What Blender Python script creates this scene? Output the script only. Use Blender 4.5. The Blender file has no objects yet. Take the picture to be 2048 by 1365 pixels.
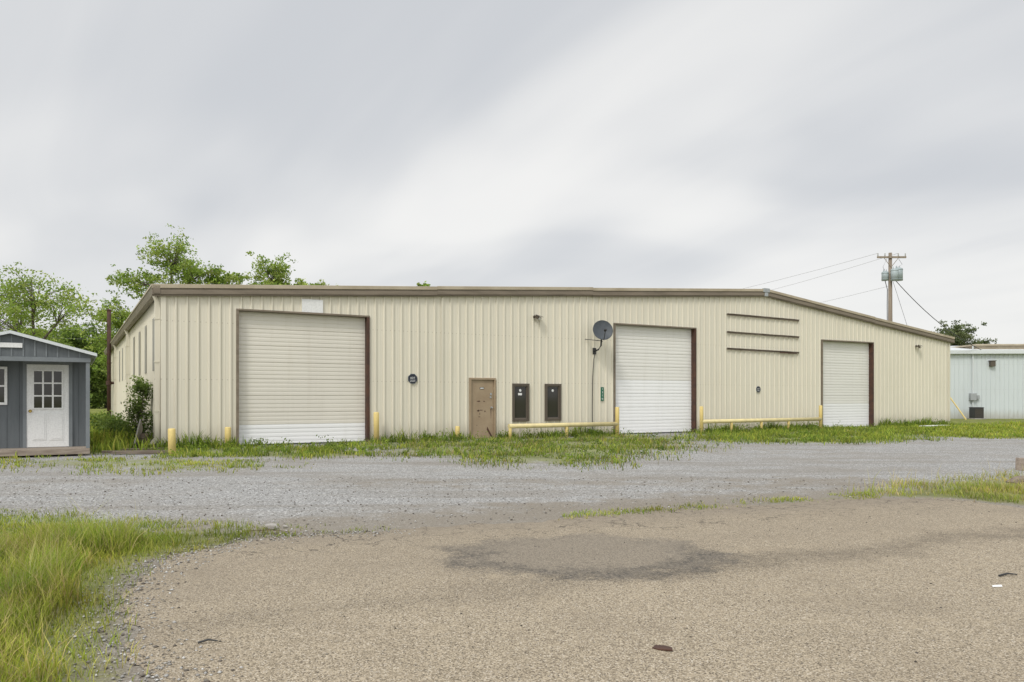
import bpy, math, random
import numpy as np
from mathutils import Vector, Matrix, noise as mnoise
random.seed(7); rng=np.random.default_rng(7)
scene=bpy.context.scene
COL=scene.collection
ROT=math.radians(29.72)
BO=Vector((-11.28,24.9,0))
DX,DY=math.cos(ROT),math.sin(ROT)
def bw(s,t,h=0):   # building frame -> world
    return Vector((BO.x+DX*s-DY*t, BO.y+DY*s+DX*t, h))

# ------------------------------------------------------------------ materials
def new_mat(name):
    m=bpy.data.materials.new(name); m.use_nodes=True
    nt=m.node_tree; b=nt.nodes['Principled BSDF']
    return m,nt,b
def N(nt,t,**k):
    n=nt.nodes.new(t)
    for a,v in k.items(): setattr(n,a,v)
    return n
def mixc(nt,fac,a,b,mode='MIX'):
    n=N(nt,'ShaderNodeMix',data_type='RGBA',blend_type=mode)
    for i,v in ((0,fac),(6,a),(7,b)):
        if isinstance(v,bpy.types.NodeSocket): nt.links.new(v,n.inputs[i])
        elif i==0: n.inputs[0].default_value=v
        else: n.inputs[i].default_value=(v[0],v[1],v[2],1)
    return n.outputs[2]
def mth(nt,op,a,b=0.0,c=0.0,clamp=False):
    n=N(nt,'ShaderNodeMath',operation=op,use_clamp=clamp)
    for i,v in enumerate((a,b,c)):
        if isinstance(v,bpy.types.NodeSocket): nt.links.new(v,n.inputs[i])
        else: n.inputs[i].default_value=v
    return n.outputs[0]
def coords(nt,scale=(1,1,1)):
    tc=N(nt,'ShaderNodeTexCoord'); mp=N(nt,'ShaderNodeMapping')
    mp.inputs['Scale'].default_value=scale
    nt.links.new(tc.outputs['Object'],mp.inputs[0]); return mp.outputs[0]
def noi(nt,vec,scale,detail=4,rough=.55,dist=0):
    n=N(nt,'ShaderNodeTexNoise'); n.inputs['Scale'].default_value=scale
    n.inputs['Detail'].default_value=detail; n.inputs['Roughness'].default_value=rough
    n.inputs['Distortion'].default_value=dist
    nt.links.new(vec,n.inputs['Vector']); return n.outputs[0]
def ramp(nt,fac,a,b):
    n=N(nt,'ShaderNodeMapRange',interpolation_type='SMOOTHSTEP'); n.clamp=True
    nt.links.new(fac,n.inputs[0]); n.inputs[1].default_value=a; n.inputs[2].default_value=b
    return n.outputs[0]
def bump(nt,b,h,strength,dist):
    n=N(nt,'ShaderNodeBump'); n.inputs['Strength'].default_value=strength; n.inputs['Distance'].default_value=dist
    nt.links.new(h,n.inputs['Height']); nt.links.new(n.outputs[0],b.inputs['Normal'])
def simple(name,c,c2=None,rough=.6,scale=3,stretch=(1,1,1),metal=0,lo=.35,hi=.7,fine=None,bmp=0):
    m,nt,b=new_mat(name); b.inputs['Roughness'].default_value=rough; b.inputs['Metallic'].default_value=metal
    if c2 is None: c2=tuple(x*.78 for x in c)
    v=coords(nt,stretch); n=ramp(nt,noi(nt,v,scale,5,.6),lo,hi)
    col=mixc(nt,n,c,c2)
    v2=coords(nt); f=noi(nt,v2,fine or 40,3)
    col=mixc(nt,mth(nt,'MULTIPLY',ramp(nt,f,.45,.75),.25),col,tuple(x*.6 for x in c))
    nt.links.new(col,b.inputs['Base Color'])
    if bmp: bump(nt,b,noi(nt,v,scale*4,5),bmp,.01)
    return m
def metal_wall(name,c,grime_shade,base_dirt=True,streak=.24,ribs=True):
    m,nt,b=new_mat(name); b.inputs['Roughness'].default_value=.5
    v=coords(nt,(2.2,2.2,.12)); st=ramp(nt,noi(nt,v,2.0,5,.65),.48,.8)
    big=noi(nt,coords(nt,(.35,.35,.2)),1.0,3)
    col=mixc(nt,mth(nt,'MULTIPLY',st,streak),c,grime_shade)
    col=mixc(nt,ramp(nt,big,.35,.75),col,mixc(nt,.5,col,tuple(x*.90 for x in c)))
    sp=noi(nt,coords(nt),14,6,.7)
    col=mixc(nt,mth(nt,'MULTIPLY',ramp(nt,sp,.62,.76),.18),col,(.3,.25,.17))
    sx=N(nt,'ShaderNodeSeparateXYZ'); nt.links.new(coords(nt),sx.inputs[0])
    if ribs:  # crease shading beside each rib, painted into the colour, stronger on one side
        fr=mth(nt,'FRACT',mth(nt,'DIVIDE',sx.outputs[0],.34))
        a1=mth(nt,'SUBTRACT',1.0,ramp(nt,mth(nt,'ABSOLUTE',mth(nt,'SUBTRACT',fr,.262)),.0,.045))
        a2=ramp(nt,fr,.965,.998)
        rib_shade=mth(nt,'MULTIPLY',mth(nt,'MAXIMUM',a1,mth(nt,'MULTIPLY',a2,.6)),mth(nt,'ADD',.35,mth(nt,'MULTIPLY',noi(nt,coords(nt,(1,1,.25)),2.0,4),.35)))
        col=mixc(nt,mth(nt,'MULTIPLY',rib_shade,.8),col,grime_shade)
        for hz in (2.25,4.15):
            ln_=mth(nt,'SUBTRACT',1.0,ramp(nt,mth(nt,'ABSOLUTE',mth(nt,'SUBTRACT',sx.outputs[2],hz)),.006,.022))
            dt_=mth(nt,'SUBTRACT',1.0,ramp(nt,mth(nt,'ABSOLUTE',mth(nt,'SUBTRACT',mth(nt,'FRACT',mth(nt,'DIVIDE',sx.outputs[0],.17)),.7)),.03,.10))
            col=mixc(nt,mth(nt,'MULTIPLY',mth(nt,'MULTIPLY',ln_,dt_),.6),col,(.22,.17,.11))
    z=mth(nt,'ADD',sx.outputs[2],mth(nt,'MULTIPLY',noi(nt,coords(nt,(3,3,.6)),2,4),-.7))
    d=N(nt,'ShaderNodeMapRange',interpolation_type='SMOOTHSTEP'); nt.links.new(z,d.inputs[0])
    d.inputs[1].default_value=-.35; d.inputs[2].default_value=.5; d.inputs[3].default_value=.5; d.inputs[4].default_value=0
    if base_dirt: col=mixc(nt,d.outputs[0],col,(.30,.26,.18))
    nt.links.new(col,b.inputs['Base Color'])
    bump(nt,b,noi(nt,coords(nt,(1.5,1.5,.6)),1.5,3),.3,.03)
    return m
def flat(name,c,rough=.5,metal=0):
    m,nt,b=new_mat(name); b.inputs['Roughness'].default_value=rough; b.inputs['Metallic'].default_value=metal
    f=noi(nt,coords(nt),25,4); nt.links.new(mixc(nt,ramp(nt,f,.3,.8),c,tuple(x*.85 for x in c)),b.inputs['Base Color'])
    return m

M={}
M['cream']=metal_wall('cream_metal',(.715,.672,.555),(.44,.39,.29))
M['creamdoor']=metal_wall('aged_door_panel',(.70,.665,.585),(.56,.51,.42),False,.4,False)
M['paledoor']=metal_wall('pale_door_panel',(.755,.74,.69),(.60,.57,.50),False,.4,False)
M['whitedoor']=metal_wall('white_door_panel',(.83,.83,.82),(.68,.67,.63),False,.3,False)
M['blue']=metal_wall('pale_blue_metal',(.60,.645,.655),(.42,.46,.47))
M['brown']=simple('brown_trim',(.215,.175,.13),(.155,.125,.09),.5,1.5,(.5,.5,3))
M['tan']=simple('tan_trim',(.46,.395,.29),(.36,.30,.21),.5,1.2)
M['rust']=simple('rusty_steel',(.055,.028,.02),(.095,.042,.024),.75,4)
M['roof']=simple('roof_sheet',(.55,.5,.4),(.42,.38,.3),.5,.6)
M['mandoor']=simple('tan_door_paint',(.36,.275,.18),(.30,.22,.14),.5,1.6)
M['yellow']=simple('yellow_paint',(.72,.56,.21),(.63,.48,.18),.5,3,(1,1,.4),lo=.45,hi=.7,fine=18)
M['yellow2']=simple('faded_yellow_paint',(.74,.63,.32),(.62,.52,.28),.5,3,(1,1,.4),fine=18)
M['white']=flat('white_paint',(.80,.80,.79),.45)
M['whitemetal']=flat('white_metal',(.66,.69,.70),.4)
M['dark']=flat('dark_void',(.015,.015,.015),.8)
M['bronze']=flat('bronze_frame',(.10,.08,.06),.4)
M['sash']=flat('sash_brown',(.15,.125,.10),.4)
M['glass']=new_mat('window_glass')[0]
b=M['glass'].node_tree.nodes['Principled BSDF']; b.inputs['Base Color'].default_value=(.03,.028,.025,1); b.inputs['Roughness'].default_value=.06; b.inputs['Specular IOR Level'].default_value=.6
M['dish']=simple('dish_grey',(.05,.06,.07),(.07,.08,.09),.6,6)
M['black']=flat('black_plastic',(.03,.03,.03),.5)
M['grey']=flat('galvanised',(.38,.40,.41),.45,.2)
M['signblack']=flat('sign_navy',(.015,.02,.035),.4)
M['signgreen']=flat('sign_green',(.01,.13,.07),.4)
M['oldwood']=simple('weathered_wood',(.22,.18,.14),(.09,.066,.048),.85,5,(.3,3,3),bmp=.5)
M['polewood']=simple('pole_wood',(.28,.235,.18),(.18,.14,.105),.85,4,(3,3,.2),bmp=.5)
M['deck']=simple('deck_wood',(.34,.285,.23),(.22,.175,.14),.85,5,(.4,3,3),bmp=.4)
M['shed']=simple('slate_siding',(.128,.142,.152),(.105,.118,.127),.7,2,(3,3,.3))
M['shedtrim']=simple('slate_trim',(.195,.213,.225),(.165,.182,.193),.7,2)
M['brass']=flat('brass',(.6,.42,.12),.3,.8)
M['xform']=simple('transformer_grey',(.36,.42,.43),(.29,.34,.35),.5,2)
M['porc']=flat('porcelain',(.4,.4,.38),.3)
M['wire']=flat('wire_black',(.05,.05,.05),.6)
M['wiregrey']=flat('wire_aluminium',(.28,.28,.28),.5)
M['skylight']=simple('fibreglass_panel',(.24,.228,.2),(.34,.315,.26),.5,2,(2,2,.3))
M['bark']=simple('bark',(.13,.105,.08),(.07,.055,.045),.9,6,(3,3,.4),bmp=.6)
M['stone']=simple('stone_grey',(.40,.38,.35),(.26,.24,.21),.9,6,bmp=.4)
M['lens']=flat('lamp_lens',(.5,.5,.45),.2)

def attr_mat(name,rough=.7,trans=.25):
    m,nt,b=new_mat(name); b.inputs['Roughness'].default_value=rough
    a=N(nt,'ShaderNodeAttribute'); a.attribute_name='col'
    nt.links.new(a.outputs[0],b.inputs['Base Color'])
    b.inputs['Specular IOR Level'].default_value=.25
    if trans:
        tr=N(nt,'ShaderNodeBsdfTranslucent'); nt.links.new(a.outputs[0],tr.inputs[0])
        mx=N(nt,'ShaderNodeMixShader'); mx.inputs[0].default_value=trans
        nt.links.new(b.outputs[0],mx.inputs[1]); nt.links.new(tr.outputs[0],mx.inputs[2])
        nt.links.new(mx.outputs[0],nt.nodes['Material Output'].inputs[0])
    return m
M['leaf']=attr_mat('leaf',.6,.42); M['grass']=attr_mat('grass_blade',.7,.35); M['pebble']=attr_mat('pebble',.9,0)

# ------------------------------------------------------------------ mesh builder
import bmesh
class MB:
    def __init__(s): s.v=[];s.f=[];s.m=[]
    def box(s,x0,x1,y0,y1,z0,z1,m=0):
        i=len(s.v)
        s.v+=[(x0,y0,z0),(x1,y0,z0),(x1,y1,z0),(x0,y1,z0),(x0,y0,z1),(x1,y0,z1),(x1,y1,z1),(x0,y1,z1)]
        for q in ((0,3,2,1),(4,5,6,7),(0,1,5,4),(1,2,6,5),(2,3,7,6),(3,0,4,7)):
            s.f.append(tuple(i+k for k in q)); s.m.append(m)
        return s
    def poly(s,pts,m=0):
        i=len(s.v); s.v+=[tuple(p) for p in pts]; s.f.append(tuple(range(i,i+len(pts)))); s.m.append(m); return s
    def prism(s,pts,off,m=0):
        off=Vector(off); n=len(pts); i=len(s.v)
        s.v+=[tuple(p) for p in pts]+[tuple(Vector(p)+off) for p in pts]
        s.f.append(tuple(range(i+n-1,i-1,-1))); s.f.append(tuple(range(i+n,i+2*n))); s.m+=[m,m]
        for k in range(n):
            s.f.append((i+k,i+(k+1)%n,i+n+(k+1)%n,i+n+k)); s.m.append(m)
        return s
    def tube(s,pts,rs,n=10,m=0,cap=True):
        pts=[Vector(p) for p in pts]
        if not hasattr(rs,'__len__'): rs=[rs]*len(pts)
        rings=[]
        for k,p in enumerate(pts):
            d=(pts[min(k+1,len(pts)-1)]-pts[max(k-1,0)]).normalized()
            u=d.cross(Vector((0,0,1)) if abs(d.z)<.95 else Vector((1,0,0))).normalized(); w=d.cross(u)
            i=len(s.v); rings.append(i)
            for a in range(n):
                t=2*math.pi*a/n; s.v.append(tuple(p+(u*math.cos(t)+w*math.sin(t))*rs[k]))
        for a,bq in zip(rings[:-1],rings[1:]):
            for k in range(n):
                s.f.append((a+k,a+(k+1)%n,bq+(k+1)%n,bq+k)); s.m.append(m)
        if cap:
            s.f.append(tuple(rings[0]+k for k in range(n-1,-1,-1))); s.f.append(tuple(rings[-1]+k for k in range(n))); s.m+=[m,m]
        return s
    def build(s,name,mats,parent=None,loc=None,rot=None,bevel=0,smooth=False):
        me=bpy.data.meshes.new(name); me.from_pydata([tuple(p) for p in s.v],[],s.f)
        for k in mats: me.materials.append(M[k])
        me.polygons.foreach_set('material_index',s.m)
        bm=bmesh.new(); bm.from_mesh(me); bmesh.ops.recalc_face_normals(bm,faces=bm.faces); bm.to_mesh(me); bm.free()
        if smooth:
            me.polygons.foreach_set('use_smooth',[len(p.vertices)==4 for p in me.polygons])
        ob=bpy.data.objects.new(name,me); COL.objects.link(ob)
        if parent: ob.parent=parent
        if loc is not None: ob.location=loc
        if rot is not None: ob.rotation_euler=rot
        if bevel:
            md=ob.modifiers.new('bev','BEVEL'); md.width=bevel; md.segments=2; md.limit_method='ANGLE'
        return ob
def tag(o,label,cat,group=None,kind=None):
    o['label']=label; o['category']=cat
    if group: o['group']=group
    if kind: o['kind']=kind
    return o
def empty(name,loc,rot=0):
    e=bpy.data.objects.new(name,None); e.empty_display_size=.3; e.location=loc; e.rotation_euler=(0,0,rot); COL.objects.link(e); return e
def text_mesh(name,txt,size,mat,parent,loc,rot=(math.pi/2,0,0),ext=.003,align='CENTER'):
    cu=bpy.data.curves.new(name,'FONT'); cu.body=txt; cu.size=size; cu.extrude=ext; cu.align_x=align; cu.align_y='CENTER'; cu.space_line=.8
    tmp=bpy.data.objects.new('tmp',cu); COL.objects.link(tmp); bpy.context.view_layer.update()
    me=bpy.data.meshes.new_from_object(tmp.evaluated_get(bpy.context.evaluated_depsgraph_get()))
    bpy.data.objects.remove(tmp); me.materials.clear(); me.materials.append(M[mat]); me.name=name
    o=bpy.data.objects.new(name,me); COL.objects.link(o); o.parent=parent; o.location=loc; o.rotation_euler=rot; return o
def fast_mesh(name,V,T,C,mat):
    me=bpy.data.meshes.new(name); me.vertices.add(len(V)); me.vertices.foreach_set('co',V.astype(np.float32).ravel())
    me.loops.add(T.size); me.loops.foreach_set('vertex_index',T.astype(np.int32).ravel())
    me.polygons.add(len(T)); me.polygons.foreach_set('loop_start',np.arange(0,T.size,3,dtype=np.int32))
    me.update(calc_edges=True)
    a=me.attributes.new('col','FLOAT_COLOR','POINT'); a.data.foreach_set('color',np.c_[C,np.ones(len(C))].astype(np.float32).ravel())
    me.materials.append(M[mat]); me.validate()
    o=bpy.data.objects.new(name,me); COL.objects.link(o); return o

# ------------------------------------------------------------------ main building
LS,LB=43.25,42.0
RS=27.46
EZ,RZ=5.25,7.03
def ztop(s): return EZ+(RZ-EZ)*s/RS if s<=RS else RZ+(EZ-RZ)*(s-RS)/(LS-RS)
bld=empty('metal_warehouse',BO,ROT)
tag(bld,'long cream ribbed metal warehouse with three roll-up doors and brown trim','warehouse')
PER=.34
def prof(s):
    r=s%PER
    pts=[(0,0),(.020,.046),(.064,.046),(.084,0),(.19,0),(.20,.006),(.215,.006),(.225,0),(PER,0)]
    for (a,x),(b_,y) in zip(pts[:-1],pts[1:]):
        if a<=r<=b_: return x+(y-x)*(r-a)/(b_-a)
    return 0
def ribbed(length,zt,openings,z0=0.0,per=PER):
    bp=set([0,length])
    k=0
    while k*PER<length:
        for o in (0,.020,.064,.084,.19,.20,.215,.225):
            if k*PER+o<length: bp.add(round(k*PER+o,4))
        k+=1
    for o in openings: bp.add(o[0]); bp.add(o[1])
    bp.add(RS) if length>RS else None
    bp=sorted(bp); mb=MB()
    for a,c in zip(bp[:-1],bp[1:]):
        if c-a<1e-4: continue
        mid=(a+c)/2; segs=[(z0,None)]
        for (s0,s1,h0,h1) in openings:
            if s0<mid<s1:
                segs=[]
                if h0>z0: segs.append((z0,h0))
                segs.append((h1,None))
        for lo,hi in segs:
            za=hi if hi is not None else zt(a); zc=hi if hi is not None else zt(c)
            mb.poly([(a,-prof(a+1e-6),lo),(c,-prof(c-1e-6),lo),(c,-prof(c-1e-6),zc),(a,-prof(a+1e-6),za)])
    return mb
OPS=[(2.30,6.91,0,4.6),(11.04,12.20,0,2.42),(12.99,13.75,.70,2.2),(14.57,15.32,.70,2.2),(18.155,22.90,0,4.87),(31.79,36.02,0,4.65)]
w=ribbed(LS,lambda s:ztop(s)-.12,OPS).build('wall',['cream'],bld)
side=ribbed(LB,lambda s:EZ-.15,[]).build('wall',['cream'],bld,rot=(0,0,-math.pi/2),loc=(0,LB,0))
side['label']='long side wall with grey fibreglass strips'
ribbed(LB,lambda s:EZ-.15,[]).build('wall',['cream'],bld,rot=(0,0,math.pi/2),loc=(LS,0,0))
mb=MB(); mb.poly([(0,LB,0),(LS,LB,0),(LS,LB,EZ-.1),(RS,LB,RZ-.1),(0,LB,EZ-.1)]).build('wall',['cream'],bld)
mb=MB(); mb.box(-.05,.09,-.055,-.045,0,EZ-.3).box(-.06,-.05,-.055,.09,0,EZ-.3).build('corner_trim',['cream'],bld)
mb=MB(); mb.box(LS-.09,LS+.05,-.055,-.045,0,EZ-.3).build('corner_trim',['cream'],bld)
for a,c in ((0,2.25),(6.96,11.0),(12.24,18.1),(22.95,31.75),(36.06,LS)): MB().box(a,c,-.065,-.05,-.02,.07).build('base_flashing',['tan'],bld)
mb=MB(); mb.box(.3,LS-.3,.5,.52,0,4.9).build('inner_partition',['dark'],bld)
# roof
OV=.32
mb=MB()
def roofslab(s0,s1,z0,z1,y0,y1,th,m=0):
    mb.prism([(s0,y0,z0),(s1,y0,z1),(s1,y0,z1-th),(s0,y0,z0-th)],(0,y1-y0,0),m)
roofslab(-OV,RS,EZ-.02,RZ,-.10,LB+.2,.05); roofslab(RS,LS+.25,RZ,EZ-.02,-.10,LB+.2,.05)
mb.build('roof',['roof'],bld)
def rake(s0,s1,dz=0,y=0):
    z0=ztop(max(s0,0))+dz; z1=ztop(min(s1,LS))+dz
    m_=MB()
    def strip(za,zb,y0,y1,mi): m_.prism([(s0,y0,z0+za),(s1,y0,z1+za),(s1,y0,z1+zb),(s0,y0,z0+zb)],(0,y1-y0,0),mi)
    strip(.03,-.10,-.20,-.10,1)
    strip(-.102,-.15,-.165,-.10,0)
    strip(-.152,-.30,-.185,-.10,0)
    strip(-.302,-.345,-.155,-.05,0)
    return m_.build('rake_trim',['brown','tan'],bld,bevel=.008)
rake(-.34,9.6,.0); rake(9.6,16.9,.015); rake(16.9,RS-.05,-.01); rake(RS+.05,36.0,0); rake(36.0,LS+.28,-.02)
mb=MB(); mb.box(RS-.22,RS+.22,-.225,-.10,RZ-.16,RZ+.05).box(RS-.12,RS+.12,-.215,-.10,RZ-.36,RZ-.162)
mb.build('ridge_cap',['grey'],bld,bevel=.02)
mb=MB(); mb.prism([(-.34,-.2,EZ),(-.10,-.2,EZ),(-.10,-.2,EZ-.26),(-.28,-.2,EZ-.26)],(0,LB+.4,0)); mb.box(-.36,-.335,-.2,LB+.2,EZ-.03,EZ+.03,1)
mb.build('gutter',['brown','tan'],bld)
def downspout(t):
    mb=MB(); mb.box(-.22,-.10,t,t+.11,.35,EZ-.45)
    mb.prism([(-.30,t,EZ-.25),(-.18,t,EZ-.25),(-.10,t,EZ-.46),(-.22,t,EZ-.46)],(0,.11,0))
    mb.prism([(-.22,t,.36),(-.10,t,.36),(-.25,t,.1),(-.40,t,.14)],(0,.11,0))
    for z in (1.2,2.8,4.2): mb.box(-.235,-.06,t-.02,t+.13,z,z+.04)
    return mb.build('downspout',['cream'],bld)
downspout(.25); downspout(15.6); downspout(28)
for t in (2.3,5.7,8.9,12.3,18.2,21.6,24.8):
    MB().box(-.060,-.047,t,t+.75,2.6,4.45).build('wall_panel',['skylight'],bld)
def rollup(s0,s1,H,zw,up='creamdoor'):
    p=empty('rollup_door',(0,0,0)); p.parent=bld
    mb=MB(); y=.18; nsec=8; sh_=H/nsec
    for k in range(nsec):
        for j in range(4):
            hh=sh_/4; z=k*sh_+j*hh; m=1 if z+hh*.5<zw else 0
            g_=.014 if j==3 else .003
            prof_=((0,0),(.012,-.007),(hh*.6,-.007),(hh*.72,-.002),(hh-.016,-.002),(hh-.008,g_),(hh,g_ if j==3 else 0))
            for (za,ya),(zb,yb) in zip(prof_[:-1],prof_[1:]):
                mb.poly([(s0,y+ya,z+za),(s1,y+ya,z+za),(s1,y+yb,z+zb),(s0,y+yb,z+zb)],m)
            if j==3: mb.poly([(s0,y+g_,z+hh),(s1,y+g_,z+hh),(s1,y,z+hh),(s0,y,z+hh)],m)
    mb.build('door_leaf',[up,'whitedoor'],p)
    MB().box(s1-.07,s1+.03,-.075,.30,0,H).build('door_jamb',['rust'],p,bevel=.006)
    MB().box(s0-.04,s0+.04,-.075,.30,0,H).build('door_jamb',['brown'],p,bevel=.006)
    MB().box(s0-.04,s1+.03,-.085,.30,H-.005,H+.055).build('door_head',['brown'],p,bevel=.006)
    MB().box(s0+.05,s1-.07,.13,.165,0,.05).build('bottom_seal',['black'],p)
    return p
rollup(2.30,6.91,4.6,.70); rollup(18.155,22.90,4.87,2.50,'paledoor'); rollup(31.79,36.02,4.65,1.25,'paledoor')
dp=empty('entrance_door',(11.04,0,0)); dp.parent=bld; dp['label']='battered tan steel door with rust marks'
mb=MB(); mb.box(0,.07,-.08,.1,0,2.42).box(1.09,1.16,-.08,.1,0,2.42).box(.0,1.16,-.081,.1,2.35,2.43)
mb.build('door_frame',['mandoor'],dp,bevel=.006)
MB().box(.075,1.085,-.01,.04,.03,2.345).build('door_leaf',['mandoor'],dp,bevel=.004)
mb=MB(); mb.tube([(.98,-.01,1.25),(.98,-.07,1.25)],.035,12).tube([(.98,-.07,1.25),(.98,-.10,1.25)],.03,12); mb.build('door_knob',['grey'],dp)
mb=MB(); mb.tube([(.95,-.01,1.66),(.95,-.035,1.66)],.04,12).box(.93,1.0,-.03,-.01,1.74,1.83); mb.build('lock_plate',['grey'],dp)
for (x,z,ww,h) in ((.42,1.50,.17,.045),(.66,1.50,.07,.035),(.40,1.12,.10,.07),(.53,1.145,.15,.03),(.70,1.10,.05,.06),(.45,.88,.1,.02),(.34,.55,.05,.015),(.47,1.0,.02,.09)):
    pts=[]
    for a in range(9):
        t=2*math.pi*a/9; r=random.uniform(.6,1.15); pts.append((x+math.cos(t)*ww/2*r*1.3,-.0125,z+math.sin(t)*h/2*r*1.3))
    MB().poly(pts).build('rust_mark',['rust'],dp)
MB().poly([(.95,-.0125,1.2),(.99,-.0125,1.2),(.97,-.0125,.75)]).build('rust_mark',['rust'],dp)
MB().poly([(.78,-.0125,.36),(.80,-.0125,.5),(1.07,-.0125,.03),(1.0,-.0125,.03)]).build('rust_mark',['rust'],dp)
MB().box(.47,.66,-.018,-.011,1.98,2.06).box(.49,.64,-.019,-.0185,2.0,2.04,1).build('door_plate',['black','white'],dp)
def window(s0,s1,z0,z1,stick):
    p=empty('window',(s0,0,z0)); p.parent=bld
    W,H=s1-s0,z1-z0
    mb=MB(); f=.075
    mb.box(-.02,f,-.09,.06,-.02,H+.02).box(W-f,W+.02,-.09,.06,-.02,H+.02).box(f,W-f,-.089,.06,-.02,f).box(f,W-f,-.089,.06,H-f,H+.02)
    mb.build('window_frame',['bronze'],p,bevel=.006)
    mb=MB(); mb.box(f,f+.035,-.03,.02,f,H-f).box(W-f-.035,W-f,-.03,.02,f,H-f).box(f+.035,W-f-.035,-.03,.02,f,f+.04).box(f+.035,W-f-.035,-.03,.02,H-f-.04,H-f)
    mb.build('window_sash',['sash'],p)
    MB().box(f+.03,W-f-.03,-.005,.0,f+.03,H-f-.03).build('window_pane',['glass'],p)
    mb=MB(); c=(W*.5,H-.26) ; mb.prism([(c[0]+.055*math.cos(a*math.pi/8),-.012,c[1]+.055*math.sin(a*math.pi/8)) for a in range(16)],(0,.004,0))
    mb.build('window_sticker',['white'],p)
    if stick: MB().box(W*.5-.1,W*.5+.08,-.012,-.008,H-.46,H-.37).build('window_sticker',['white'],p)
    return p
window(12.99,13.75,.70,2.2,True); window(14.57,15.32,.70,2.2,False)
MB().box(4.46,5.21,-.064,-.05,4.66,5.12).build('blank_panel',['white'],bld,bevel=.004)
MB().box(9.83,9.90,-.056,-.03,.08,5.5).build('seam_trim',['cream'],bld)
sb=empty('sign_rack',bw(24.9,-.06,4.0),ROT); tag(sb,'three weathered brown boards of an empty sign rack on cream wall','sign rack')
for z in (1.66,.80,0):
    mb=MB(); n=10
    for k in range(n):
        xa,xb=k*5.07/n,(k+1)*5.07/n
        fa=lambda x: z-.012*x+mnoise.noise(Vector((x*.8,z,1)))*.012
        a_,c_=fa(xa),fa(xb)
        mb.prism([(xa,-.03,a_-.045),(xb,-.03,c_-.045),(xb,-.03,c_+.03),(xa,-.03,a_+.03)],(0,.03,0))
        th=.018
        mb.prism([(xa,-.065,a_+.03),(xb,-.065,c_+.03),(xb,-.065,c_+.03+th),(xa,-.065,a_+.03+th)],(0,.065,0))
    mb.build('board',['oldwood'],sb)
MB().box(3.65,4.85,-.055,-.032,-.075,-.025).build('board_scrap',['rust'],sb,rot=(0,.010,0))
# ------------------------------------------------------------------ signs on wall
def octsign(s,z,R,lab):
    p=empty('security_sign',bw(s,-.06,z),ROT); tag(p,lab,'sign',group='security signs on the warehouse wall')
    def oc(r): return [(r*math.cos(math.pi/8+a*math.pi/4),0,r*math.sin(math.pi/8+a*math.pi/4)) for a in range(8)]
    MB().prism(oc(R),(0,.012,0)).build('sign_rim',['grey'],p)
    MB().prism([(x,-.004,z_) for x,y,z_ in oc(R*.94)],(0,.003,0)).build('sign_face',['signblack'],p)
    text_mesh('lettering','ADT',R*.5,'white',p,(0,-.008,R*.14))
    MB().box(-R*.55,R*.55,-.008,-.005,-R*.28,-R*.22).build('sign_stripe',['white'],p)
    text_mesh('lettering','SECURITY',R*.24,'white',p,(0,-.008,-R*.5))
octsign(8.63,2.36,.205,'dark octagonal security sign with white lettering near roll-up door')
octsign(27.04,2.05,.165,'small dark octagonal security sign below empty sign rack')
ns=empty('house_number_sign',bw(17.48,-.06,1.8),ROT); tag(ns,'narrow green vertical number plate with white digits','sign')
MB().box(-.085,.085,0,.012,-.3,.3).build('sign_face',['signgreen'],ns,bevel=.01)
for i,ch in enumerate('1310'): text_mesh('digit',ch,.13,'white',ns,(0,-.004,.215-.143*i))
def flood(s,z,az):
    p=empty('floodlight',bw(s,-.05,z),ROT); tag(p,'small brown wall floodlight under the roof edge','floodlight',group='floodlights on the warehouse wall')
    MB().tube([(0,0,0),(0,-.05,0)],.06,12).tube([(0,-.04,0),(0,-.13,.02)],.02,8).build('bracket',['bronze'],p)
    hd=MB(); hd.prism([(-.17,-.1,.10),(.17,-.1,.10),(.14,-.1,-.02),(-.14,-.1,-.02)],(0,-.16,-.04))
    hd.box(-.19,.19,-.33,-.10,.10,.12)
    h=hd.build('lamp_head',['bronze'],p,bevel=.01,rot=(.35,0,az))
    l=MB().box(-.13,.13,-.285,-.262,-.05,.05).build('lamp_lens',['lens'],p,rot=(.35,0,az))
flood(14.01,4.98,.7); flood(39.89,4.61,.5)
# ------------------------------------------------------------------ satellite dish
dw=bw(17.05,-.06,3.65)
sd=empty('satellite_dish',dw); tag(sd,'dark grey round satellite dish on bent wall mast','satellite dish')
fwd=Vector((DY,-DX,0))
C=Vector((.30,-.62,.86))
dirn=Vector((.12,-.93,.30)).normalized()
mb=MB(); mb.box(-.09,.09,-.02,.0,-.14,.14)
mb.build('mount_plate',['black'],sd,rot=(0,0,ROT),bevel=.005)
mb=MB(); p0=fwd*.02; p1=fwd*.30+Vector((0,0,.05)); p2=fwd*.42+Vector((.04,0,.22)); p3=C-dirn*.16
mb.tube([p0,p1,p2,p3],.035,10); mb.tube([bw(16.55,-.06,4.15)-dw,p2+Vector((0,0,.2))],.016,6); mb.tube([bw(17.5,-.06,4.1)-dw,p2+Vector((0,0,.15))],.016,6)
mb.build('mast',['black'],sd)
u=dirn.cross(Vector((0,0,1))).normalized(); v_=u.cross(dirn)
mb=MB(); R=.44; rings=9; seg=40
for side_,off in ((1,0),(-1,-.012)):
    base=len(mb.v)
    for r in range(rings+1):
        rr=R*r/rings
        for a in range(seg):
            t=2*math.pi*a/seg; q=C+u*(rr*math.cos(t)*.97)+v_*(rr*math.sin(t))+dirn*(off-.09+.09*(rr/R)**2)
            mb.v.append(tuple(q))
    for r in range(rings):
        for a in range(seg):
            mb.f.append((base+r*seg+a,base+r*seg+(a+1)%seg,base+(r+1)*seg+(a+1)%seg,base+(r+1)*seg+a)); mb.m.append(0)
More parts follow.
